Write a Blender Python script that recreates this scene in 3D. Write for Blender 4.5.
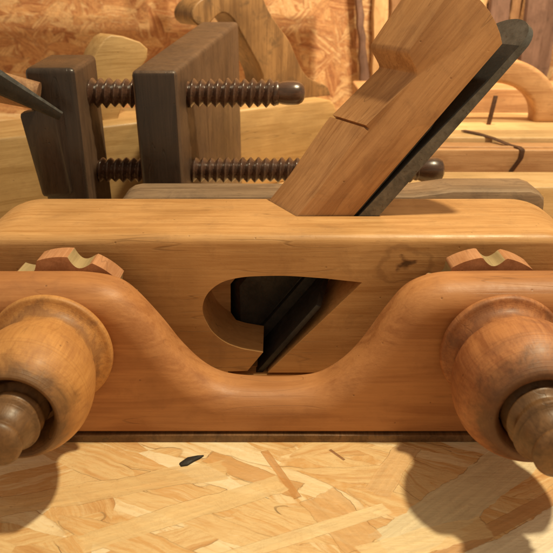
import bpy, bmesh, math, random
from math import sin, cos, pi, radians, tan, atan2, sqrt
from mathutils import Vector, Matrix
random.seed(7)
for o in list(bpy.data.objects): bpy.data.objects.remove(o)
SC = bpy.context.scene
COL = SC.collection
S = 0.01                                   # all builder numbers are centimetres

# ------------------------------------------------------------ camera, light, exposure
cam = bpy.data.cameras.new('camera'); co = bpy.data.objects.new('camera', cam); COL.objects.link(co)
co.location = (0, -24.1*S, 17.8*S)
PITCH = math.atan(301/700)
co.rotation_euler = (pi/2 - PITCH, 0, 0)
cam.sensor_fit = 'HORIZONTAL'; cam.sensor_width = 36; cam.lens = 36*700/553
cam.clip_start = 0.005; cam.clip_end = 20
cam.dof.use_dof = True; cam.dof.focus_distance = 0.31; cam.dof.aperture_fstop = 30
SC.camera = co
W = bpy.data.worlds.new("World"); SC.world = W; W.use_nodes = True
bg = W.node_tree.nodes['Background']; bg.inputs[0].default_value = (1.0, .76, .49, 1); bg.inputs[1].default_value = .40
L = bpy.data.lights.new('bench_lamp', 'POINT'); L.energy = 37; L.color = (1, .84, .54); L.shadow_soft_size = .024
lo = bpy.data.objects.new('bench_lamp', L); COL.objects.link(lo); lo.location = (.33, .03, .92)
L2 = bpy.data.lights.new('wall_fill_spot', 'SPOT'); L2.energy = 10; L2.color = (1, .74, .44); L2.shadow_soft_size = .008; L2.spot_size = radians(112); L2.spot_blend = .35
l2 = bpy.data.objects.new('wall_fill_spot', L2); COL.objects.link(l2); l2.location = (.18, .38, .48)  # unseen spot added to brighten the back wall
l2.rotation_euler = (Vector((.02, .75, .10))-Vector((.18, .38, .48))).to_track_quat('-Z', 'Y').to_euler()
SC.view_settings.view_transform = 'Standard'; SC.view_settings.look = 'None'
SC.view_settings.exposure = 0; SC.view_settings.gamma = 1
SC.render.resolution_x = 1024; SC.render.resolution_y = 1024

# ------------------------------------------------------------ node helpers
class NT:
    def __init__(s, name):
        s.m = bpy.data.materials.new(name); s.m.use_nodes = True; s.t = s.m.node_tree
        s.b = s.t.nodes['Principled BSDF']
    def n(s, typ, ins=None, **kw):
        nd = s.t.nodes.new(typ)
        for k, v in kw.items(): setattr(nd, k, v)
        for k, v in (ins or {}).items(): s.set(nd.inputs[k], v)
        return nd
    def set(s, sock, v):
        if isinstance(v, bpy.types.NodeSocket): s.t.links.new(v, sock)
        else:
            if isinstance(v, (tuple, list)) and sock.type == 'RGBA' and len(v) == 3: v = (*v, 1)
            sock.default_value = v
    def math(s, op, a, b=0.0, clamp=False):
        nd = s.n('ShaderNodeMath', {0: a, 1: b}, operation=op, use_clamp=clamp); return nd.outputs[0]
    def vm(s, op, a, b):
        nd = s.n('ShaderNodeVectorMath', {0: a, 1: b}, operation=op)
        return nd.outputs['Value'] if op == 'DOT_PRODUCT' else nd.outputs[0]
    def mix(s, f, a, b, mode='MIX'):
        nd = s.n('ShaderNodeMix', data_type='RGBA', blend_type=mode)
        s.set(nd.inputs[0], f); s.set(nd.inputs[6], a); s.set(nd.inputs[7], b); return nd.outputs[2]
    def ramp(s, f, stops, interp='LINEAR'):
        nd = s.n('ShaderNodeValToRGB', {0: f}); cr = nd.color_ramp; cr.interpolation = interp
        while len(cr.elements) < len(stops): cr.elements.new(.5)
        for e, (p, c) in zip(cr.elements, stops):
            e.position = p; e.color = (*c, 1) if len(c) == 3 else c
        return nd.outputs[0]
    def rng(s, v, a, b, c=0.0, d=1.0):
        return s.n('ShaderNodeMapRange', {0: v, 1: a, 2: b, 3: c, 4: d}, clamp=True).outputs[0]
    def coord(s, scale=(100, 100, 100), rot=(0, 0, 0), loc=(0, 0, 0)):
        tc = s.n('ShaderNodeTexCoord')
        return s.n('ShaderNodeMapping', {0: tc.outputs['Object'], 1: loc, 2: rot, 3: scale}).outputs[0]
    def noise(s, vec, scale, detail=3, rough=.55, dist=0.0):
        return s.n('ShaderNodeTexNoise', {'Vector': vec, 'Scale': scale, 'Detail': detail, 'Roughness': rough, 'Distortion': dist}).outputs[0]

def wood(name, light, dark, axis='x', rough=.42, grime=(.12, .05, .02), grime_amt=.35, seed=0, pore=.35, knots=(), streak=1.0, coat=0.0, patch=1.0, lathe_y=False, fig=.45):
    N = NT(name)
    a = 'xyz'.index(axis)
    P = N.coord(loc=(seed*3.1, seed*1.7, seed*.9))             # cm
    st = [1, 1, 1]; st[a] = .09
    G = N.coord(scale=tuple(100*k for k in st), loc=(seed*2.3, seed, seed*4.4))
    st2 = [1, 1, 1]; st2[a] = .03
    F = N.coord(scale=tuple(100*k for k in st2), loc=(seed*5.3, seed*2, seed))
    wob = N.noise(N.coord(), .35, 2)
    rings = N.noise(G, 1.5*streak, 3, .6, .8)
    rg = N.math('FRACT', N.math('MULTIPLY', rings, 5.0))
    rg = N.math('SMOOTH_MIN', rg, N.math('SUBTRACT', 1.0, rg))
    fine = N.noise(F, 9, 4, .7)
    big = N.noise(P, .22, 3, .5, .3)
    t = N.math('ADD', N.math('MULTIPLY', rings, .55), N.math('MULTIPLY', fine, fig))
    t = N.math('ADD', t, (.45-fig)*.5)
    t = N.math('ADD', t, N.math('MULTIPLY', rg, .10))
    c = N.mix(N.rng(t, .40, .61), tuple(x*.88 for x in dark), light)
    c = N.mix(N.math('MULTIPLY', N.rng(big, .42, .68), .55*patch), c, tuple(x*.72 for x in dark))
    P2 = N.coord(loc=(seed*1.1+4, seed*2.7, seed*3.9))
    blot = N.noise(P2, .8, 6, .65, .6)
    c = N.mix(N.math('MULTIPLY', N.rng(blot, .52, .74), grime_amt), c, grime)
    # pores : short dark ticks along the grain
    st3 = [1, 1, 1]; st3[a] = .16
    Q = N.coord(scale=tuple(100*k for k in st3), loc=(seed, 7, 2))
    po = N.noise(Q, 14, 2, .5)
    c = N.mix(N.math('MULTIPLY', N.rng(po, .62, .74), pore), c, tuple(x*.35 for x in dark))
    # small dings
    dn = N.n('ShaderNodeTexVoronoi', {'Vector': P, 'Scale': 1.1}).outputs['Distance']
    c = N.mix(N.math('MULTIPLY', N.rng(dn, .055, .02), .6), c, tuple(x*.25 for x in dark))
    # old scratches running nearly along the grain, broken up by a second noise
    st4 = [1.3, 1.3, 1.3]; st4[a] = .10
    scn = N.noise(N.coord(scale=tuple(100*k for k in st4), rot=(.10, .13, .09), loc=(seed*1.9, 3, 8)), 1.3, 1, .4)
    scm = N.math('MULTIPLY', N.rng(N.math('ABSOLUTE', N.math('SUBTRACT', scn, .5)), .010, .002), N.rng(big, .48, .60))
    c = N.mix(N.math('MULTIPLY', scm, .42), c, tuple(x*.3 for x in dark))
    lt = 0.0
    if lathe_y:                                  # tool rings of the lathe and hand grime with painted shade round the screw hole
        sy = N.n('ShaderNodeSeparateXYZ', {0: N.n('ShaderNodeTexCoord').outputs['Object']}).outputs[1]
        lt = N.noise(N.n('ShaderNodeCombineXYZ', {1: N.math('MULTIPLY', sy, 900.0)}).outputs[0], 1.4, 3, .6)
        c = N.mix(N.rng(lt, .52, .68, 0, .30), c, tuple(x*.45 for x in dark))
        gy = N.math('ADD', sy, N.math('MULTIPLY', N.math('SUBTRACT', blot, .5), .022))
        c = N.mix(N.rng(gy, -.0405, -.0475, 0, .72), c, (.05, .025, .014))
        c = N.mix(N.math('MULTIPLY', N.rng(gy, -.0060, -.0085), N.rng(gy, -.0135, -.0105, 0, .5)), c, (.12, .05, .03))
    for (kx, ky, kz, r) in knots:
        K = N.n('ShaderNodeMapping', {0: N.n('ShaderNodeTexCoord').outputs['Object'], 1: (-kx*100, -ky*100, -kz*100), 3: (100, 100, 100)}).outputs[0]
        K = N.n('ShaderNodeMapping', {0: K, 3: (.75/r, .6/r, 1.15/r)}).outputs[0]
        W2 = N.n('ShaderNodeTexNoise', {'Vector': K, 'Scale': 1.4, 'Detail': 4.0}).outputs['Color']
        K2 = N.vm('ADD', K, N.vm('MULTIPLY', N.vm('SUBTRACT', W2, (.5, .5, .5)), (1.1, 1.1, 1.1)))
        ln = N.n('ShaderNodeVectorMath', {0: K2}, operation='LENGTH').outputs['Value']
        band = N.math('MULTIPLY', N.math('SINE', N.math('MULTIPLY', ln, 15.0)), .5)
        m1 = N.rng(ln, 1.0, .15)
        c = N.mix(N.math('MULTIPLY', m1, N.rng(band, 0, .5, .05, .55)), c, (.14, .05, .018))
        c = N.mix(N.rng(ln, .17, .09, 0, .7), c, (.03, .012, .006))
    N.set(N.b.inputs['Base Color'], c)
    N.set(N.b.inputs['Roughness'], N.rng(N.math('ADD', blot, N.math('MULTIPLY', fine, .3)), .4, .9, rough-.1, rough+.16))
    N.b.inputs['Coat Weight'].default_value = coat; N.b.inputs['Coat Roughness'].default_value = .28
    hh = N.math('ADD', N.math('MULTIPLY', fine, .35), N.math('ADD', N.math('MULTIPLY', blot, .5), N.math('MULTIPLY', N.rng(dn, .02, .07), .35)))
    if lathe_y: hh = N.math('ADD', hh, N.math('MULTIPLY', lt, .8))
    hh = N.math('SUBTRACT', hh, N.math('MULTIPLY', scm, .3))
    bp = N.n('ShaderNodeBump', {'Height': hh, 'Strength': .32, 'Distance': .0009})
    N.set(N.b.inputs['Normal'], bp.outputs[0])
    return N.m

def osb(name, stops, strands=(), layers=6, size=1.0, seed=0, rough=.5, dark=(.16, .07, .025), vein=.0):
    """oriented strand board: overlapping long flakes, each with its own tone and grain"""
    N = NT(name); rnd = random.Random(seed)
    P = N.coord()
    wn = N.n('ShaderNodeTexNoise', {'Vector': P, 'Scale': .45, 'Detail': 4.0}).outputs['Color']
    PW = N.vm('ADD', P, N.vm('MULTIPLY', N.vm('SUBTRACT', wn, (.5, .5, .5)), (.7, .7, 0)))
    c = N.ramp(N.noise(P, .6, 4), stops); h = N.noise(P, 1.0, 3); edge = 0.0
    for i in range(layers):
        ang = rnd.uniform(0, pi) if i % 2 else rnd.gauss(.55, .35)
        Ln = rnd.uniform(5, 10)*size; Wd = rnd.uniform(1.0, 2.4)*size
        R = N.n('ShaderNodeMapping', {0: PW, 1: (rnd.uniform(-9, 9), rnd.uniform(-9, 9), 0), 2: (0, 0, ang)}).outputs[0]
        V = N.n('ShaderNodeMapping', {0: R, 3: (1/Ln, 1/Wd, 1)}).outputs[0]
        vo = N.n('ShaderNodeTexVoronoi', {'Vector': V, 'Scale': 1.0, 'Randomness': .95}, voronoi_dimensions='2D')
        sp = N.n('ShaderNodeSeparateColor', {0: vo.outputs['Color']}).outputs
        thr = .60
        m = N.math('MULTIPLY', N.rng(sp[0], thr, thr+.01), N.rng(vo.outputs['Distance'], .62, .60))
        GV = N.n('ShaderNodeMapping', {0: R, 1: (i*3., i, 0), 3: (.09, 1.2, 1)}).outputs[0]
        gr = N.noise(GV, 2.8, 5, .65, .3)
        tone = N.math('ADD', N.math('MULTIPLY', sp[1], .72), N.math('MULTIPLY', N.rng(gr, .3, .7), .40))
        cc = N.ramp(N.math('SUBTRACT', tone, .06), stops)
        # thin dark line around the flake
        ln = N.math('MULTIPLY', N.rng(vo.outputs['Distance'], .55, .60), m)
        cc = N.mix(N.math('MULTIPLY', ln, .2), cc, dark)
        c = N.mix(N.math('MULTIPLY', m, .93), c, cc)
        hh = N.math('ADD', sp[2], N.math('MULTIPLY', gr, .25))
        h = N.n('ShaderNodeMix', {0: m, 2: h, 3: hh}, data_type='FLOAT').outputs[0]
    for (cx, cy, dx, dy, hl, hw, col, op) in strands:          # flakes one can point at in the photo
        l = math.hypot(dx, dy); dx /= l; dy /= l
        Q = N.vm('SUBTRACT', PW if hw > .35 else P, (cx, cy, 0))
        u = N.math('DIVIDE', N.math('ABSOLUTE', N.vm('DOT_PRODUCT', Q, (dx, dy, 0))), hl)
        v = N.math('DIVIDE', N.math('ABSOLUTE', N.vm('DOT_PRODUCT', Q, (-dy, dx, 0))), hw)
        sk = N.math('MAXIMUM', u, v)
        wv = N.math('MULTIPLY', N.math('SUBTRACT', N.noise(P, 1.6, 3), .5), .25)
        m = N.rng(N.math('ADD', sk, wv), 1.0, .97)
        R = N.n('ShaderNodeMapping', {0: P, 2: (0, 0, -atan2(dy, dx)), 3: (1, 1, 1)}).outputs[0]
        gr = N.noise(N.n('ShaderNodeMapping', {0: R, 3: (.10, 1.4, 1)}).outputs[0], 3.2, 5, .65)
        cc = N.mix(N.rng(gr, .3, .7), tuple(k*.80 for k in col), tuple(min(1, k*1.12) for k in col))
        c = N.mix(N.math('MULTIPLY', m, op), c, cc)
        h = N.n('ShaderNodeMix', {0: m, 2: h, 3: N.math('ADD', .55, N.math('MULTIPLY', gr, .2))}, data_type='FLOAT').outputs[0]
    if vein:                                                    # dark red veins and torn flakes
        v1 = N.noise(N.vm('ADD', P, (31, 7, 0)), .55, 6, .75, 1.6)
        d1 = N.math('ABSOLUTE', N.math('SUBTRACT', v1, .5))
        c = N.mix(N.math('MULTIPLY', N.rng(d1, .022, .004), vein), c, dark)
        v2 = N.noise(N.n('ShaderNodeMapping', {0: P, 2: (0, 0, -.9), 3: (.7, 1.1, 1)}).outputs[0], .55, 3, .6, .8)
        c = N.mix(N.math('MULTIPLY', N.rng(v2, .60, .66), vein*.8), c, tuple(k*2.2 for k in dark))
        c = N.mix(N.math('MULTIPLY', N.rng(v2, .38, .32), vein*.6), c, (.88, .70, .46))
    # resin specks, small splinters, fine fibre
    sp1 = N.noise(N.coord(scale=(60, 130, 100), rot=(0, 0, .5)), 3.2, 3, .6)
    c = N.mix(N.rng(sp1, .68, .76, 0, .55), c, dark)
    sp2 = N.noise(N.coord(scale=(40, 190, 100), rot=(0, 0, -.4), loc=(3, 3, 3)), 2.3, 3, .6)
    c = N.mix(N.rng(sp2, .67, .74, 0, .6), c, (.86, .68, .42))
    fib = N.noise(N.coord(scale=(30, 260, 100), rot=(0, 0, .45)), 2.5, 4, .7)
    c = N.mix(N.rng(fib, .35, .75, .12, 0), c, dark)
    N.set(N.b.inputs['Base Color'], c); N.b.inputs['Roughness'].default_value = rough
    h = N.math('ADD', h, N.math('MULTIPLY', fib, .25))
    bp = N.n('ShaderNodeBump', {'Height': h, 'Strength': .75, 'Distance': .0015})
    N.set(N.b.inputs['Normal'], bp.outputs[0])
    return N.m

def metal(name, c1, c2, rough=.35, met=.9, scale=2.0, spots=(.08, .04, .02)):
    N = NT(name); P = N.coord()
    n1 = N.noise(P, scale, 6, .7, .4); n2 = N.noise(P, scale*4, 4, .7)
    c = N.mix(N.rng(n1, .35, .65), c1, c2)
    c = N.mix(N.rng(n2, .58, .7, 0, .6), c, spots)
    N.set(N.b.inputs['Base Color'], c); N.b.inputs['Metallic'].default_value = met
    N.set(N.b.inputs['Roughness'], N.rng(n1, .3, .7, rough-.08, rough+.2))
    bp = N.n('ShaderNodeBump', {'Height': n2, 'Strength': .25, 'Distance': .0004})
    N.set(N.b.inputs['Normal'], bp.outputs[0])
    return N.m

# ------------------------------------------------------------ mesh helpers
def link(name, me, m, parent=None, smooth=35):
    o = bpy.data.objects.new(name, me); COL.objects.link(o)
    if isinstance(m, (list, tuple)):
        for k in m: me.materials.append(k)
    else: me.materials.append(m)
    for p in me.polygons: p.use_smooth = True
    me.set_sharp_from_angle(angle=radians(smooth))
    if parent: o.parent = parent
    return o
def obj(name, bm, m, parent=None, smooth=35):
    bmesh.ops.recalc_face_normals(bm, faces=bm.faces)
    me = bpy.data.meshes.new(name); bm.to_mesh(me); bm.free()
    return link(name, me, m, parent, smooth)
def thing(name, label, cat, loc=(0, 0, 0), rot=(0, 0, 0), group=None):
    o = bpy.data.objects.new(name, None); COL.objects.link(o)
    o.empty_display_size = .01
    o.location = tuple(k*S for k in loc); o.rotation_euler = rot
    return tag(o, label, cat, group)
def tag(o, label=None, cat=None, group=None, kind=None):
    for k, v in (('label', label), ('category', cat), ('group', group), ('kind', kind)):
        if v: o[k] = v
    return o
def prism(pts, y0, y1, bev=0, seg=3, zlike=True):
    """polygon in XZ (cm) extruded along Y, rim edges rounded"""
    bm = bmesh.new()
    vs = [bm.verts.new((x*S, y0*S, z*S)) for x, z in pts]
    f = bm.faces.new(vs)
    r = bmesh.ops.extrude_face_region(bm, geom=[f])
    bmesh.ops.translate(bm, vec=(0, (y1-y0)*S, 0), verts=[v for v in r['geom'] if isinstance(v, bmesh.types.BMVert)])
    bmesh.ops.recalc_face_normals(bm, faces=bm.faces)
    if bev:
        ed = [e for e in bm.edges if abs(e.verts[0].co.y - e.verts[1].co.y) < 1e-6]
        bmesh.ops.bevel(bm, geom=ed, offset=bev*S, segments=seg, affect='EDGES', profile=.5, clamp_overlap=True)
    return bm
def box(x0, x1, y0, y1, z0, z1, bev=0, seg=3):
    bm = bmesh.new()
    bmesh.ops.create_cube(bm, size=1)
    for v in bm.verts:
        v.co = Vector(((x0+x1)/2+v.co.x*(x1-x0), (y0+y1)/2+v.co.y*(y1-y0), (z0+z1)/2+v.co.z*(z1-z0)))*S
    if bev: bmesh.ops.bevel(bm, geom=list(bm.edges), offset=bev*S, segments=seg, affect='EDGES', profile=.5)
    return bm
def hexa(p8, bev=0, seg=3):
    """eight corners: bottom 4 then top 4"""
    bm = bmesh.new(); v = [bm.verts.new(Vector(p)*S) for p in p8]
    for q in ((0, 1, 2, 3), (4, 5, 6, 7), (0, 1, 5, 4), (1, 2, 6, 5), (2, 3, 7, 6), (3, 0, 4, 7)): bm.faces.new([v[i] for i in q])
    bmesh.ops.recalc_face_normals(bm, faces=bm.faces)
    if bev: bmesh.ops.bevel(bm, geom=list(bm.edges), offset=bev*S, segments=seg, affect='EDGES', profile=.5)
    return bm
def lathe(prof, axis='y', n=72, closed=False):
    """prof: (distance along axis, radius) in cm"""
    bm = bmesh.new(); rows = []
    for s, r in prof:
        row = []
        for k in range(n):
            t = 2*pi*k/n; a, b = r*cos(t), r*sin(t)
            p = (a, s, b) if axis == 'y' else (s, a, b)
            row.append(bm.verts.new(Vector(p)*S))
        rows.append(row)
    for i in range(len(rows)-1):
        for k in range(n):
            bm.faces.new((rows[i][k], rows[i][(k+1) % n], rows[i+1][(k+1) % n], rows[i+1][k]))
    bm.faces.new(rows[0]); bm.faces.new(rows[-1])
    return bm
def screw(length, R, depth, pitch, axis='y', n=40, per=10, tip=None, start=0.0, rnd=None):
    """threaded rod from 0 to length; tip = list of (s, r) appended"""
    bm = bmesh.new(); rows = []; N = int(length/pitch*per)
    rr = random.Random(rnd or 1)
    wear = [rr.uniform(.75, 1.0) for _ in range(int(length/pitch)+4)]
    for i in range(N+1):
        s = length*i/N; row = []
        for k in range(n):
            t = 2*pi*k/n; q = (s/pitch + k/n); f = q % 1.0
            tri = min(1.0, (1-abs(2*f-1))*1.12)
            r = R-depth+depth*tri*wear[int(q)]
            fade = min(1, (length-s)/(pitch*.9)); r = (R-depth*.6)*(1-fade)+r*fade if tip else r
            a, b = r*cos(t), r*sin(t)
            row.append(bm.verts.new(Vector((a, s, b) if axis == 'y' else (s, a, b))*S))
        rows.append(row)
    for s, r in (tip or []):
        row = []
        for k in range(n):
            t = 2*pi*k/n; a, b = r*cos(t), r*sin(t)
            row.append(bm.verts.new(Vector((a, length+s, b) if axis == 'y' else (length+s, a, b))*S))
        rows.append(row)
    for i in range(len(rows)-1):
        for k in range(n):
            bm.faces.new((rows[i][k], rows[i][(k+1) % n], rows[i+1][(k+1) % n], rows[i+1][k]))
    bm.faces.new(rows[0]); bm.faces.new(rows[-1])
    return bm
def cut(o, cutters):
    for c in cutters:
        bmesh.ops.recalc_face_normals(c, faces=c.faces)
        me = bpy.data.meshes.new('c'); c.to_mesh(me); c.free()
        co_ = bpy.data.objects.new('c', me); COL.objects.link(co_)
        md = o.modifiers.new('b', 'BOOLEAN'); md.operation = 'DIFFERENCE'; md.object = co_; md.solver = 'EXACT'
        dg = bpy.context.evaluated_depsgraph_get(); dg.update()
        new = bpy.data.meshes.new_from_object(o.evaluated_get(dg))
        o.modifiers.clear(); old = o.data; o.data = new; bpy.data.meshes.remove(old)
        bpy.data.objects.remove(co_); bpy.data.meshes.remove(me)
    for p in o.data.polygons: p.use_smooth = True
    o.data.set_sharp_from_angle(angle=radians(32))
def spline(pts, n=8):
    """Catmull-Rom through points"""
    P = [pts[0]]+list(pts)+[pts[-1]]; out = []
    for i in range(1, len(P)-2):
        for k in range(n):
            t = k/n; a, b, c, d = P[i-1], P[i], P[i+1], P[i+2]
            out.append(tuple(.5*((2*b[j])+(-a[j]+c[j])*t+(2*a[j]-5*b[j]+4*c[j]-d[j])*t*t+(-a[j]+3*b[j]-3*c[j]+d[j])*t**3) for j in range(2)))
    out.append(tuple(pts[-1])); return out

# ------------------------------------------------------------ materials
M = {}
M['body'] = wood('honey_beech', (.67, .39, .165), (.56, .285, .10), 'x', .42, (.26, .13, .05), .35, 1, .30, knots=[(5.6*S, 4*S, 6.35*S, 1.6)])
M['fence'] = wood('red_beech', (.56, .262, .10), (.40, .158, .052), 'x', .48, (.22, .09, .035), .30, 5, .16, streak=.6, fig=.22)
M['bulb'] = wood('turned_fruitwood', (.52, .225, .085), (.34, .12, .042), 'y', .52, (.16, .06, .03), .6, 9, .12, coat=.05, streak=.5, lathe_y=True)
M['bulb_yellow'] = wood('turned_yellow_fruitwood', (.60, .30, .095), (.46, .195, .055), 'y', .52, (.26, .10, .04), .5, 21, .12, coat=.05, streak=.5, lathe_y=True)
M['stem'] = wood('dark_waxed_stem', (.24, .125, .052), (.13, .064, .025), 'y', .42, (.06, .035, .02), .6, 3, .15, coat=.1)
M['nut'] = wood('pink_beech_nut', (.62, .32, .17), (.50, .23, .10), 'y', .45, (.25, .11, .05), .3, 4, .25)
M['notch'] = wood('raw_notch', (.48, .37, .19), (.38, .28, .14), 'y', .6, (.3, .25, .12), .3, 6, .2)
M['wedge'] = wood('tan_wedge', (.60, .325, .145), (.45, .215, .085), 'x', .40, (.22, .11, .05), .35, 2, .30, streak=.7)
M['clamp'] = wood('dark_shaded_jaw', (.052, .033, .025), (.028, .018, .014), 'z', .30, (.03, .02, .015), .5, 8, .3, coat=.2)
M['clamp_lit'] = wood('brown_lit_jaw', (.15, .092, .058), (.085, .051, .033), 'z', .42, (.06, .035, .025), .6, 7, .3, coat=.1)
M['cscrew'] = wood('dark_screw', (.12, .06, .038), (.06, .032, .022), 'x', .24, (.05, .028, .018), .5, 3, .2, coat=.5)
M['pale'] = wood('pale_yellow_beech', (.54, .36, .165), (.42, .255, .10), 'x', .42, (.34, .20, .08), .4, 12, .35)
M['tote'] = wood('worn_grey_tote', (.36, .205, .085), (.20, .105, .042), 'z', .42, (.085, .05, .022), .95, 13, .5, coat=.15, patch=1.8)
M['greybar'] = wood('grey_brown_stock', (.36, .25, .16), (.22, .145, .09), 'x', .42, (.11, .07, .045), .6, 14, .5)
M['orange'] = wood('orange_beech', (.68, .40, .20), (.56, .29, .13), 'x', .45, (.3, .14, .05), .4, 15, .35)
M['blond'] = wood('blond_beech', (.72, .50, .26), (.62, .40, .18), 'x', .5, (.35, .22, .1), .35, 16, .3)
M['plankA'] = wood('rough_brown_plank', (.42, .24, .12), (.26, .125, .06), 'z', .7, (.12, .06, .03), .7, 17, .5, streak=.5)
M['plankB'] = wood('rough_pale_plank', (.72, .48, .26), (.55, .32, .14), 'z', .7, (.22, .10, .05), .6, 18, .5, streak=.5)
M['plankC'] = wood('purple_brown_plank', (.24, .14, .11), (.14, .075, .055), 'z', .7, (.07, .04, .03), .6, 19, .5, streak=.5)
M['steel'] = metal('aged_steel', (.20, .195, .185), (.10, .098, .092), .32, .6)
M['darksteel_and_shade'] = metal('black_steel_and_shade', (.045, .045, .045), (.022, .022, .022), .42, .3)
M['blackiron'] = metal('dull_black_iron', (.03, .026, .022), (.018, .016, .014), .6, .1)
M['rust'] = metal('rusty_strap', (.16, .09, .06), (.09, .05, .035), .5, .5)
T = [(0, (.46, .21, .07)), (.16, (.66, .38, .15)), (.34, (.82, .60, .31)), (.5, (.70, .41, .16)), (.62, (.86, .66, .38)), (.8, (.92, .77, .50)), (1, (.95, .84, .62))]
strands = [
    (-1.0, -2.05, 3.7, -2.1, 2.15, .42, (.66, .36, .13), .85),
    (.15, -2.1, 1.25, -2.7, 1.55, .16, (.60, .29, .09), .8),
    (7.27, -3.15, 5.1, 4.3, 4.6, .95, (.78, .68, .45), .9),
    (4.6, -1.8, 2.0, 3.4, 1.7, .50, (.72, .46, .22), .7),
    (8.2, -4.72, 5.1, 3.1, 5.0, .30, (.60, .34, .15), .85),
    (8.75, -5.65, 5.1, 3.1, 5.0, .78, (.90, .80, .60), .95),
    (-6.2, -2.9, 6.0, 1.6, 4.4, .55, (.78, .55, .27), .75),
    (-3.2, -4.2, 5.0, 2.4, 3.8, .50, (.84, .62, .32), .8),
    (2.3, -4.6, 2.0, -3.2, 1.5, .8, (.70, .42, .18), .7),
    (1.0, -5.3, 5.0, 2.1, 3.4, .30, (.88, .70, .40), .75),
    (5.2, -5.6, 1.0, .35, 2.4, .55, (.86, .66, .36), .7),
    (2.45, -.95, .8, -1.0, .42, .06, (.22, .09, .035), .85),
]
M['table'] = osb('pale_strand_board', T, strands, 7, .62, 3, .45, (.36, .18, .065), .14)
WR = [(0, (.20, .075, .032)), (.18, (.42, .18, .075)), (.38, (.68, .40, .19)), (.52, (.46, .21, .09)), (.66, (.80, .57, .32)), (.85, (.62, .33, .14)), (1, (.88, .73, .48))]
M['wall'] = osb('orange_strand_board', WR, (), 7, .75, 23, .6, (.13, .045, .02), .45)

# ------------------------------------------------------------ setting
bm = bmesh.new(); bmesh.ops.create_grid(bm, x_segments=2, y_segments=2, size=1)
for v in bm.verts: v.co = Vector((v.co.x*80, 15+v.co.y*60, 0))*S
tag(obj('table_surface', bm, M['table']), kind='structure')
bm = bmesh.new(); bmesh.ops.create_grid(bm, x_segments=2, y_segments=2, size=1)
for v in bm.verts: v.co = Vector((v.co.x*90, v.co.y*50, 0))*S
wl = obj('wall_back', bm, M['wall']); wl.rotation_euler = (pi/2, 0, 0); wl.location = (0, .75, .45)
tag(wl, kind='structure')
# rail and post of an overhead rack, added unseen to shade the lower wall
rk = thing('overhead_blocker', 'unseen rail hanging above the back of the bench', 'blocker', (0, 65, 0))
obj('shade_bar', box(-62, 8.6, -.5, .5, 15.9, 21.9, .1), M['plankA'], rk)
obj('shade_post', box(-9.3, -8.0, -.5, .5, 21.9, 60, .1), M['plankA'], rk)

# ------------------------------------------------------------ the main plane
pl = thing('wooden_plane', 'honey coloured wooden plane with wavy fence, tall wedge and two turned nuts', 'plane')
# body: rounded ends and top arrises
def body_mesh():
    x0, x1, top = -14.1, 14.1, 7.6
    pr = [(x0, .0), (x0, 5.6)]
    for k in range(1, 12):
        a = pi/2*k/12; pr.append((x0+2.6-2.6*cos(a), 5.6+2.0*sin(a)))
    pr.append((x0+2.6, top))
    pr += [(-x, z) for x, z in reversed(pr)]
    pts = [(-x, z) for x, z in pr[:len(pr)//2]]
    full = pr[:len(pr)//2] + [(x, z) for x, z in [(-a, b) for a, b in reversed(pr[:len(pr)//2])]]
    bm = prism(full, 4.0, 9.75)
    ed = [e for e in bm.edges if abs(e.verts[0].co.y-e.verts[1].co.y) < 1e-6 and (e.verts[0].co.z+e.verts[1].co.z)/2 > .01*S]
    bmesh.ops.bevel(bm, geom=ed, offset=.42*S, segments=5, affect='EDGES', profile=.5)
    return bm
body = obj('body', body_mesh(), M['body'], pl)
win = [(3.75, 5.43), (-.45, .80), (-2.3, .80), (-2.25, .92), (-1.35, .95)] + spline([(-.62, 1.93), (-1.1, 2.02), (-1.64, 2.14), (-2.32, 2.44), (-2.88, 2.96),
       (-3.2, 3.6), (-3.30, 4.1), (-3.2, 4.6), (-2.91, 5.05), (-2.37, 5.45), (-1.57, 5.67), (-.61, 5.74), (.61, 5.74), (2.2, 5.62)], 6)
A52 = radians(52); SK = .52
def uv(u, v): return (3.55+u*cos(A52)-v*sin(A52), 7.6+u*sin(A52)+v*cos(A52))
mort = [uv(*q) for q in [(-9.0, -.97), (3, -.97), (3, 2.12), (.0, 2.12), (-6.3, 2.12), (-9.0, .1)]]
mb = prism(mort, 6.64, 9.34)
for v in mb.verts: v.co.x -= (v.co.y-6.72*S)*SK
cut(body, [prism(win, 3.5, 7.2), mb, box(-2.9, 2.35, 3.5, 4.7, .72, .86)])
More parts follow.
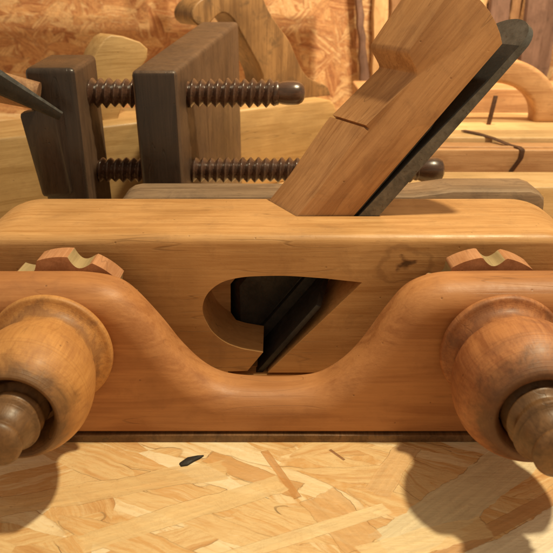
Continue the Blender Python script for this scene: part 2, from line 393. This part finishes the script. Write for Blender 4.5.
# fence with a broad rounded upper edge
FY = 2.0
out = [(-16.5, 6.93), (-13.5, 6.93), (-11.0, 6.93), (-8.6, 6.94), (-7.45, 6.90), (-6.45, 6.70), (-5.70, 6.18), (-4.63, 4.79), (-3.99, 3.80), (-3.12, 2.80),
       (-2.25, 2.27), (-1.2, 2.09), (0, 2.05), (1.0, 2.10), (1.9, 2.30), (2.85, 3.0), (3.6, 3.95), (4.5, 5.45), (5.25, 6.42), (6.3, 6.87), (7.4, 6.94), (9, 6.96), (11, 6.96), (13.5, 6.96), (16.5, 6.96)]
def fence_mesh():
    c = spline(out, 8); n = len(c); nor = []
    # resample evenly
    for _ in range(6):
        c = [c[0]]+[((c[i-1][0]+2*c[i][0]+c[i+1][0])/4, (c[i-1][1]+2*c[i][1]+c[i+1][1])/4) for i in range(1, n-1)]+[c[-1]]
    for i in range(n):
        a, b = c[max(0, i-1)], c[min(n-1, i+1)]; tx, tz = b[0]-a[0], b[1]-a[1]; l = math.hypot(tx, tz)
        nor.append((tz/l, -tx/l))                    # into the wood (down)
    sec = []
    ro, ry = .98, .95
    for k in range(13):
        a = pi/2*k/12; sec.append((ry*(1-sin(a)), ro*(1-cos(a))))   # (y, inset)
    sec2 = [(FY-.35, 0)]
    for k in range(1, 7):
        a = pi/2*k/6; sec2.append((FY-.35+.35*sin(a), .35*(1-cos(a))))
    bm = bmesh.new(); rows = []
    zb = .42
    def P(i, y, ins): return (c[i][0]+nor[i][0]*ins, y, c[i][1]+nor[i][1]*ins)
    front = []
    for (y, ins) in [(0, 0)]: pass
    cols = []
    for i in range(n):
        pts = []
        fx, _, fz = P(i, 0, ro)
        bx, _, bz = P(i, 0, .35)
        pts.append((fx, .08, zb)); pts.append((fx, .02, zb+.03)); pts.append((fx, 0, zb+.10))
        for k in range(1, 5): pts.append((fx, 0, zb+.10+(fz-zb-.10)*k/5))
        for (y, ins) in reversed(sec[:13]) if False else [(ry*(1-cos(pi/2*k/12)), ro*(1-sin(pi/2*k/12))) for k in range(13)]:
            pts.append(P(i, y, ins))
        for (y, ins) in sec2: pts.append(P(i, y, ins))
        pts.append((bx, FY, zb))
        cols.append([bm.verts.new(Vector(q)*S) for q in pts])
    m = len(cols[0])
    for i in range(n-1):
        for k in range(m-1): bm.faces.new((cols[i][k], cols[i+1][k], cols[i+1][k+1], cols[i][k+1]))
        bm.faces.new((cols[i][m-1], cols[i+1][m-1], cols[i+1][0], cols[i][0]))
    bm.faces.new(cols[0]); bm.faces.new(cols[-1])
    return bm
fence = obj('fence', fence_mesh(), M['fence'], pl, 60)
obj('sole_strip', box(-16.3, 16.3, -.12, 1.9, 0, .34, .03), M['stem'], fence)
# wedge and iron in their own sloping frame
def sloped(name, bm, m, parent):
    for v in bm.verts:                        # the iron is skewed: the far side sits further back
        d = (v.co.y-6.72*S)*SK
        if d > 0: v.co.x -= d*cos(A52); v.co.z += d*sin(A52)
    o = obj(name, bm, m, parent); o.location = (3.55*S, 0, 7.6*S); o.rotation_euler = (0, -A52, 0); return o
wp = [(-8.6, -.05), (9.62, -.02), (9.85, .35), (10.05, .8), (10.2, 1.3), (10.27, 1.8), (10.28, 2.3), (10.2, 2.75), (10.0, 3.05), (9.6, 3.12), (7.15, 2.92), (6.98, 2.88), (6.86, 2.80), (6.76, 2.5), (6.60, 2.08), (6.52, 1.96), (6.42, 1.93),
      (3.52, 2.26), (3.50, 2.05), (3.40, 2.05), (3.38, 2.29), (3.0, 2.28), (0, 2.04), (-6.1, 2.02), (-8.6, .0)]
wbm = prism(wp, 6.72, 9.25, .07, 2)
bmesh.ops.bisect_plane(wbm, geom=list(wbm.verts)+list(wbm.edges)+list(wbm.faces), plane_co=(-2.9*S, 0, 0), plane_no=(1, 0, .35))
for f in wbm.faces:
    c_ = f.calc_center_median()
    if c_.x+.35*c_.z < -2.9*S: f.material_index = 1  # wedge tip painted black for the shade inside the window
wd = sloped('wedge', wbm, [M['wedge'], M['darksteel_and_shade']], pl)
def iron_mesh():
    bm = bmesh.new(); yc = 8.0; hw = 1.3
    def th(u):   # front face offset from the back (v)
        return -.20-.035*max(0, u)-.012*max(0, u-4) if u > 0 else -.20
    outl = [(-8.75, yc-hw), (-4, yc-hw), (0, yc-hw), (4, yc-hw), (8, yc-hw), (10.0, yc-hw)]
    for k in range(1, 16):
        a = -pi/2+pi*k/16; outl.append((10.0+1.3*cos(a), yc+hw*sin(a)))
    outl += [(10.0, yc+hw), (8, yc+hw), (4, yc+hw), (0, yc+hw), (-4, yc+hw), (-8.75, yc+hw)]
    lo_ = [bm.verts.new(Vector((u, y, -.93))*S) for u, y in outl]
    hi = [bm.verts.new(Vector((u, y, min(-.60, th(u)) if u > 4 else th(u)))*S) for u, y in outl]
    n = len(outl)
    bm.faces.new(lo_)
    # top as fan strips between mirrored points
    for i in range(n//2-0):
        j = n-1-i
        if i+1 < j-1+1 and i+1 <= j-1: bm.faces.new((hi[i], hi[i+1], hi[j-1], hi[j]) if i+1 != j-1 else (hi[i], hi[i+1], hi[j]))
    for f in bm.faces: f.material_index = 1 if f.calc_center_median().x < 9.9*S else 0  # iron face painted black as the shaded gap under the wedge
    for i in range(n):
        f = bm.faces.new((lo_[i], lo_[(i+1) % n], hi[(i+1) % n], hi[i])); f.material_index = 1 if f.calc_center_median().x < -.5*S else 0
    return bm
ir = sloped('iron', iron_mesh(), [M['steel'], M['darksteel_and_shade']], pl)
def sheared(bm):
    for v in bm.verts:
        d = (v.co.y-6.72*S)*SK
        v.co.x -= d*cos(A52); v.co.z += d*sin(A52)
    return bm
wide = hexa([(-8.75, 4.25, -.93), (-3.7, 4.25, -.93), (-2.6, 6.9, -.93), (-8.75, 6.9, -.93), (-8.75, 4.25, -.68), (-3.75, 4.25, -.68), (-2.6, 6.9, -.66), (-8.75, 6.9, -.66)], .03, 2)
obj('cutting_edge', wide, M['darksteel_and_shade'], ir)
ci = obj('cap_iron', sheared(prism([(-7.6, -.17), (5.2, -.17), (5.5, -.12), (5.2, -.08), (-7.6, -.08)], 6.86, 9.1)), M['darksteel_and_shade'], ir)
# turned nuts, stems, and notched nuts behind the fence
bulbp = [(.0, 1.2), (0, 1.95), (-.05, 2.16), (-.18, 2.30), (-.34, 2.38), (-.48, 2.36), (-.56, 2.28), (-.60, 2.14), (-.68, 2.0), (-.85, 1.88), (-1.1, 1.85), (-1.4, 1.93),
         (-1.8, 2.15), (-2.3, 2.29), (-2.8, 2.37), (-3.3, 2.38), (-3.7, 2.32), (-4.1, 2.18), (-4.45, 1.99), (-4.72, 1.80), (-4.86, 1.66), (-4.88, 1.54), (-4.78, 1.42), (-4.58, 1.33), (-4.3, 1.27), (-4.0, 1.24), (-3.4, 1.22)]
def spl2(p, n=3): return spline(p, n)
stem_bm = None
for i, sx in enumerate((-8.7, 8.7)):
    zc = 4.46
    fat = (.94, 1.04)[i]
    b = obj('turned_nut', lathe([(q, rr_*(1+(fat-1)*min(1, max(0, (-q-.8)/1.2))*(1 if rr_ > 1.6 else 0))) for q, rr_ in spl2(bulbp)], 'y', 96), M['bulb_yellow' if i == 0 else 'bulb'], pl, 60); b.location = (sx*S, 0, zc*S); b.rotation_euler = (0, .7+i*2.1, 0)
    b['label'] = 'barrel shaped nut at the %s end of the fence' % ('left' if i == 0 else 'right')
    sk = (.87, .98)[i]
    s = obj('screw_stem', screw((10.3, 10.75)[i], 1.26*sk, .26, .62, 'y', 64, 14, tip=[(a_, b_*sk) for a_, b_ in [(.02, 1.08), (.05, 1.18), (.10, 1.22), (.16, 1.18), (.19, 1.05), (.24, 1.03), (.30, 1.10), (.36, 1.03), (.5, .99), (.68, .90), (.80, .80), (.85, .72), (.89, .72), (.93, .84), (1.02, .92), (1.15, .92), (1.28, .80), (1.36, .55), (1.39, .2)]], rnd=3+i), M['stem'], pl, 60)
    s.rotation_euler = (0, 0, pi); s.location = (sx*S, 5.2*S, zc*S)
# notched nut
def notched(rot):
    R = 2.92; pts = []; N = 200
    for k in range(N):
        a = 2*pi*k/N; d = ((a-rot+pi/8) % (pi/4))-pi/8            # distance from nearest notch centre
        x = d*R; nw = .48
        dep = 0
        if abs(x) < nw: dep = .40*(cos(x/nw*pi/2))**.75
        pts.append(((R-dep)*sin(a), (R-dep)*cos(a)))
    bm = prism(pts, 2.12, 3.2)
    for f in bm.faces:
        nrm = f.normal
        c = f.calc_center_median()
        if abs(nrm.y) < .5 and math.hypot(c.x, c.z) < (R-.06)*S: f.material_index = 1
    ed = [e for e in bm.edges if abs(e.verts[0].co.y-e.verts[1].co.y) < 1e-6]
    return bm
for sx, rot in ((-8.7, radians(15)), (8.7, radians(2))):
    o = obj('notched_nut', notched(rot), [M['nut'], M['notch']], pl, 50); o.location = (sx*S, 0, 4.46*S)

# ------------------------------------------------------------ dark bark chip on the bench
bm = bmesh.new()
cp = [(-3.80, -1.50), (-3.55, -1.24), (-3.2, -1.14), (-2.98, -1.12), (-3.1, -1.26), (-3.3, -1.40), (-3.5, -1.58), (-3.72, -1.62)]
rings = []
for zz, sc in ((.006, 1.0), (.07, .95), (.12, .55)):
    rings.append([bm.verts.new(Vector((-3.38+(x+3.38)*sc*1.15, -1.36+(y+1.36)*sc*1.35, zz+random.uniform(0, .02)*(zz > .01)))*S) for x, y in cp])
for a, b in zip(rings, rings[1:]):
    for k in range(len(cp)): bm.faces.new((a[k], a[(k+1) % len(cp)], b[(k+1) % len(cp)], b[k]))
bm.faces.new(rings[-1]); bm.faces.new(rings[0])
tag(obj('wood_chip', bm, M['blackiron']), 'small dark wood chip lying on the strand board in front of the plane', 'wood chip')

# ------------------------------------------------------------ stock lying right behind the plane
rs = [(-8.05, 0), (-8.1, 6.9), (-7.95, 7.2), (-7.6, 7.42), (-7.2, 7.5), (7.0, 7.5), (9.0, 7.78), (13.0, 7.78), (13.5, 7.6), (13.8, 7.25), (13.85, 6.9), (13.85, 0)]
bmr = prism(rs, 10.25, 13.0, .45, 2)
rb = obj('plane_stock', bmr, M['greybar'])
tag(rb, 'long grey brown wooden stock standing directly behind the honey coloured plane', 'plane stock')

# ------------------------------------------------------------ hand screw clamp
hs = thing('screw_clamp', 'dark wooden clamp with two upright jaws joined by two threaded wooden screws', 'clamp')
j1 = obj('jaw', hexa([(-13.3, 15.5, 0), (-11.0, 15.5, 0), (-10.7, 20.3, 0), (-13.2, 20.3, 0), (-13.85, 15.5, 13.15), (-11.05, 15.5, 13.15), (-11.0, 20.5, 13.4), (-13.9, 20.5, 13.4)], .32, 3), M['clamp'], hs)
j1['label'] = 'short dark jaw at the left'
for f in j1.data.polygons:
    if f.normal.x > .9: f.material_index = 1  # right face coloured lighter, light put into the colour
j1.data.materials.append(M['clamp_lit'])
lug = obj('lug', hexa([(-13.5, 14.7, 6), (-11.9, 15.3, 6), (-11.9, 16.0, 6), (-13.5, 16, 6), (-14.1, 14.4, 10.9), (-12.3, 14.5, 11.3), (-11.7, 15.9, 10.6), (-13.9, 16, 11)], .25, 2), M['clamp'], j1)
j2 = obj('jaw', hexa([(-7.85, 16, 0), (-5.45, 16, 0), (-2.9, 34, 0), (-5.9, 34, 0), (-8.1, 16, 12.95), (-5.55, 16, 12.95), (-2.96, 34, 14.5), (-5.9, 34, 14.5)], .28, 3), M['clamp_lit'], hs)
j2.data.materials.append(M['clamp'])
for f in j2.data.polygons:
    if f.normal.y < -.9: f.material_index = 1  # front face coloured darker, shade put into the colour
j2['label'] = 'long brown jaw between the two threaded ends'
tipA = [(.05, .60), (.25, .66), (.55, .70), (.9, .70), (1.2, .66), (1.42, .54), (1.55, .36), (1.6, .12)]
s1 = obj('threaded_screw', screw(12.6, .88, .30, .50, 'x', 48, 16, tip=tipA, rnd=5), M['cscrew'], hs, 28); s1.location = (-12.5*S, 18.3*S, 11.4*S)
s2 = obj('threaded_screw', screw(20.5, .80, .26, .48, 'x', 48, 14, tip=[(.05, .62), (.3, .72), (.8, .78), (1.2, .76), (1.5, .62), (1.62, .4), (1.66, .1)], rnd=6), M['cscrew'], hs, 28); s2.location = (-11.8*S, 18.3*S, 6.75*S)

# gimlet at the far left, point resting against the jaw
gm = thing('marking_awl', 'dark steel awl with reddish wooden handle leaning on the left jaw', 'awl')
def bar(p, q, r0, r1, n=16, flat=1.0):
    bm = bmesh.new(); p = Vector(p); q = Vector(q); d = (q-p).normalized(); a = d.cross(Vector((0, 1, 0))).normalized(); b = d.cross(a)
    rows = []
    K = 14
    for i in range(K+1):
        t = i/K; c = p.lerp(q, t); r = r0+(r1-r0)*t
        rows.append([bm.verts.new((c+(a*cos(2*pi*k/n)*r+b*sin(2*pi*k/n)*r*flat))*S) for k in range(n)])
    for i in range(K):
        for k in range(n): bm.faces.new((rows[i][k], rows[i][(k+1) % n], rows[i+1][(k+1) % n], rows[i+1][k]))
    bm.faces.new(rows[0]); bm.faces.new(rows[-1]); return bm
obj('blade', bar((-18, 12.6, 15.0), (-11.5, 13.6, 10.9), 1.1, .25, 8, .45), M['blackiron'], gm)
obj('handle', bar((-19, 13.9, 13.4), (-12.9, 14.6, 11.8), 1.0, .75), M['plankA'], gm)

# ------------------------------------------------------------ big pale bench plane behind the clamp
TH = atan2(17.6, 25.2)
bp = thing('bench_plane', 'long pale yellow bench plane with open handle standing behind the clamp', 'plane', (-19.6, 25.4, 0), (0, 0, TH))
prof = [(-14, 0), (-14, 7.2), (29.6, 7.2), (30.2, 7.05), (30.7, 6.6), (30.95, 6.0), (31, 0)]
obj('body', prism(prof, 0, 6.8, .28, 3), M['pale'], bp)
outer = [(17.3, 14.05), (16.84, 14.5), (16.85, 15.2), (17.6, 15.95), (19.3, 16.6), (21.75, 17.1), (23.5, 16.4), (24.38, 15.0), (25.4, 13.73), (26.6, 12.4), (27.34, 11.06), (28.05, 9.86), (28.9, 9.0), (30.1, 8.5), (31.2, 7.95), (31.6, 7.15)]
inner = [(23.9, 7.15), (23.8, 8.5), (23.69, 9.46), (23.3, 10.4), (22.35, 11.9), (21.46, 13.3), (20.75, 14.35), (19.95, 14.9), (19.2, 14.75), (18.5, 14.2), (17.9, 13.95)]
hd = [(x, z) for x, z in spline(outer, 3)] + [(x, z) for x, z in spline(inner, 3)]
obj('handle', prism(hd, 1.8, 5.0, .85, 6), M['tote'], bp, 60)
wq = [(8.6, 7.0), (7.6, 9.5), (7.75, 11.0), (8.6, 12.5), (9.4, 13.4), (9.9, 13.6), (10.9, 13.45), (12.3, 12.95), (12.9, 12.4), (12.8, 11.7), (11.0, 9.6), (9.8, 7.0)]
obj('wedge', prism(wq, 2.2, 4.6, .15, 3), M['pale'], bp)

# ------------------------------------------------------------ right background
# moulding plane with curved strap
mp = thing('moulding_plane', 'long orange moulding plane with dark curved strap, lying behind the steel iron', 'plane', (16, 27, 0), (0, 0, radians(-1)))
obj('body', prism([(-11, 0), (-11, 6.0), (20, 6.0), (20, 0)], 0, 2.6, .14, 3), M['orange'], mp)
obj('rear_step', box(-11, 20, 2.75, 5.6, 0, 6.35, .15), M['blond'], mp)
obj('bead', box(-11, 20, .5, .95, 5.9, 6.12, .08), M['orange'], mp)
obj('groove_strip', box(-11, 20, 5.62, 6.1, 0, 6.2, .05), M['orange'], mp)
bm = bmesh.new(); path = [(-1.2, 4.6, 6.44), (-.4, 3.6, 6.44), (.6, 2.4, 6.3), (1.5, 1.0, 6.08), (2.0, .3, 6.08), (2.15, -.08, 5.95), (2.1, -.1, 5.4), (1.8, -.1, 4.9), (1.5, -.1, 4.4), (1.5, -.1, 3.6)]
prev = None
for (x, y, z) in path:
    r = [bm.verts.new(Vector((x+dx, y+dy, z+dz))*S) for dx, dy, dz in ((-.2, -.06, 0), (.16, .06, 0), (.16, .16, .07), (-.2, .0, .07))]
    if prev:
        for k in range(4): bm.faces.new((prev[k], prev[(k+1) % 4], r[(k+1) % 4], r[k]))
    else: bm.faces.new(r)
    prev = r
bm.faces.new(prev)
obj('strap', bm, M['rust'], mp)
# pale board in front of it
tag(obj('pale_board', prism([(5.5, 0), (5.5, 5.0), (34, 5.0), (34, 0)], 20.6, 24.6, .2, 3), M['blond']), 'pale blond board between the grey stock and the orange moulding plane', 'board')
# plane with arched handle
ap = thing('arched_plane', 'blond plane with a tall arched handle behind the steel iron', 'plane', (19.0, 34, 0))
obj('body', prism([(-13, 0), (-13, 5.7), (16, 5.7), (16, 0)], 0, 10, .2, 3), M['blond'], ap)
def arch():
    o_, i_ = [], []
    for k in range(33):
        a = pi*k/32
        o_.append((-.25-6.6*cos(a), 5.6+5.75*sin(a)**.85)); i_.append((-.25-4.35*cos(a), 5.6+3.55*sin(a)**.8))
    return prism(o_+i_[::-1], 5.0, 7.2, .42, 3)
obj('handle', arch(), M['orange'], ap, 60)
obj('pin', hexa([(-.45, 3.9, 5.6), (-.1, 3.9, 5.6), (-.1, 4.2, 5.6), (-.45, 4.2, 5.6), (-.1, 3.9, 8.2), (.25, 3.9, 8.2), (.25, 4.2, 8.2), (-.1, 4.2, 8.2)], .05, 2), M['rust'], ap)
# low box plane seen through the arch
tag(obj('plank', box(8, 42, 46.5, 52, 0, 7.6, .2), M['orange']), 'thick orange plank lying behind the arched plane handle', 'plank')

# rough planks leaning on the wall
def plank(x0, x1, y, lean, m, label, sd, h=34):
    rr = random.Random(sd); bm = bmesh.new(); rows = []
    K = 26
    ph = rr.uniform(0, 6)
    for i in range(K+1):
        t = i/K; z = h*t
        a = x0+lean*t+.30*sin(5*t+ph)+rr.uniform(-.12, .12); b = x1+lean*t+.35*sin(6.3*t+ph*2)+rr.uniform(-.12, .12)
        yy = y+1.4*t
        rows.append([bm.verts.new(Vector(q)*S) for q in ((a, yy+.8, z), (a+.18, yy, z), ((a+b)/2, yy-.12, z), (b-.18, yy, z), (b, yy+.8, z))])
    for i in range(K):
        for k in range(5): bm.faces.new((rows[i][k], rows[i][(k+1) % 5], rows[i+1][(k+1) % 5], rows[i+1][k]))
    bm.faces.new(rows[0]); bm.faces.new(rows[-1])
    tag(obj('rough_plank', bm, m, None, 40), label, 'plank', 'rough planks standing against the back wall')
plank(11.2, 12.6, 71.5, -2.6, M['plankC'], 'narrow dark plank, leftmost of those behind the tall wedge', 1)
plank(12.9, 15.0, 72.4, -1.6, M['plankB'], 'pale plank between the narrow dark plank and the brown one', 2)
plank(15.2, 17.6, 71.6, -1.0, M['plankA'], 'brown plank just left of the wedge head, right of the pale plank', 3)
plank(17.9, 21.4, 72.6, .1, M['plankB'], 'wide pale plank hidden mostly by the wedge head', 4)
plank(21.7, 25.0, 71.6, .3, M['plankA'], 'brown plank hidden mostly by the steel iron', 5)
plank(25.2, 27.4, 72.4, .4, M['plankB'], 'pale plank just right of the rounded iron end', 6)
plank(27.6, 30.0, 71.5, .2, M['plankC'], 'dark purple brown plank above the arched handle', 7)
plank(30.2, 32.0, 72.5, .4, M['plankA'], 'brown plank right of the dark purple brown one', 8)
plank(32.2, 36.0, 71.6, .4, M['plankC'], 'dark plank at the right edge of the photo', 9)
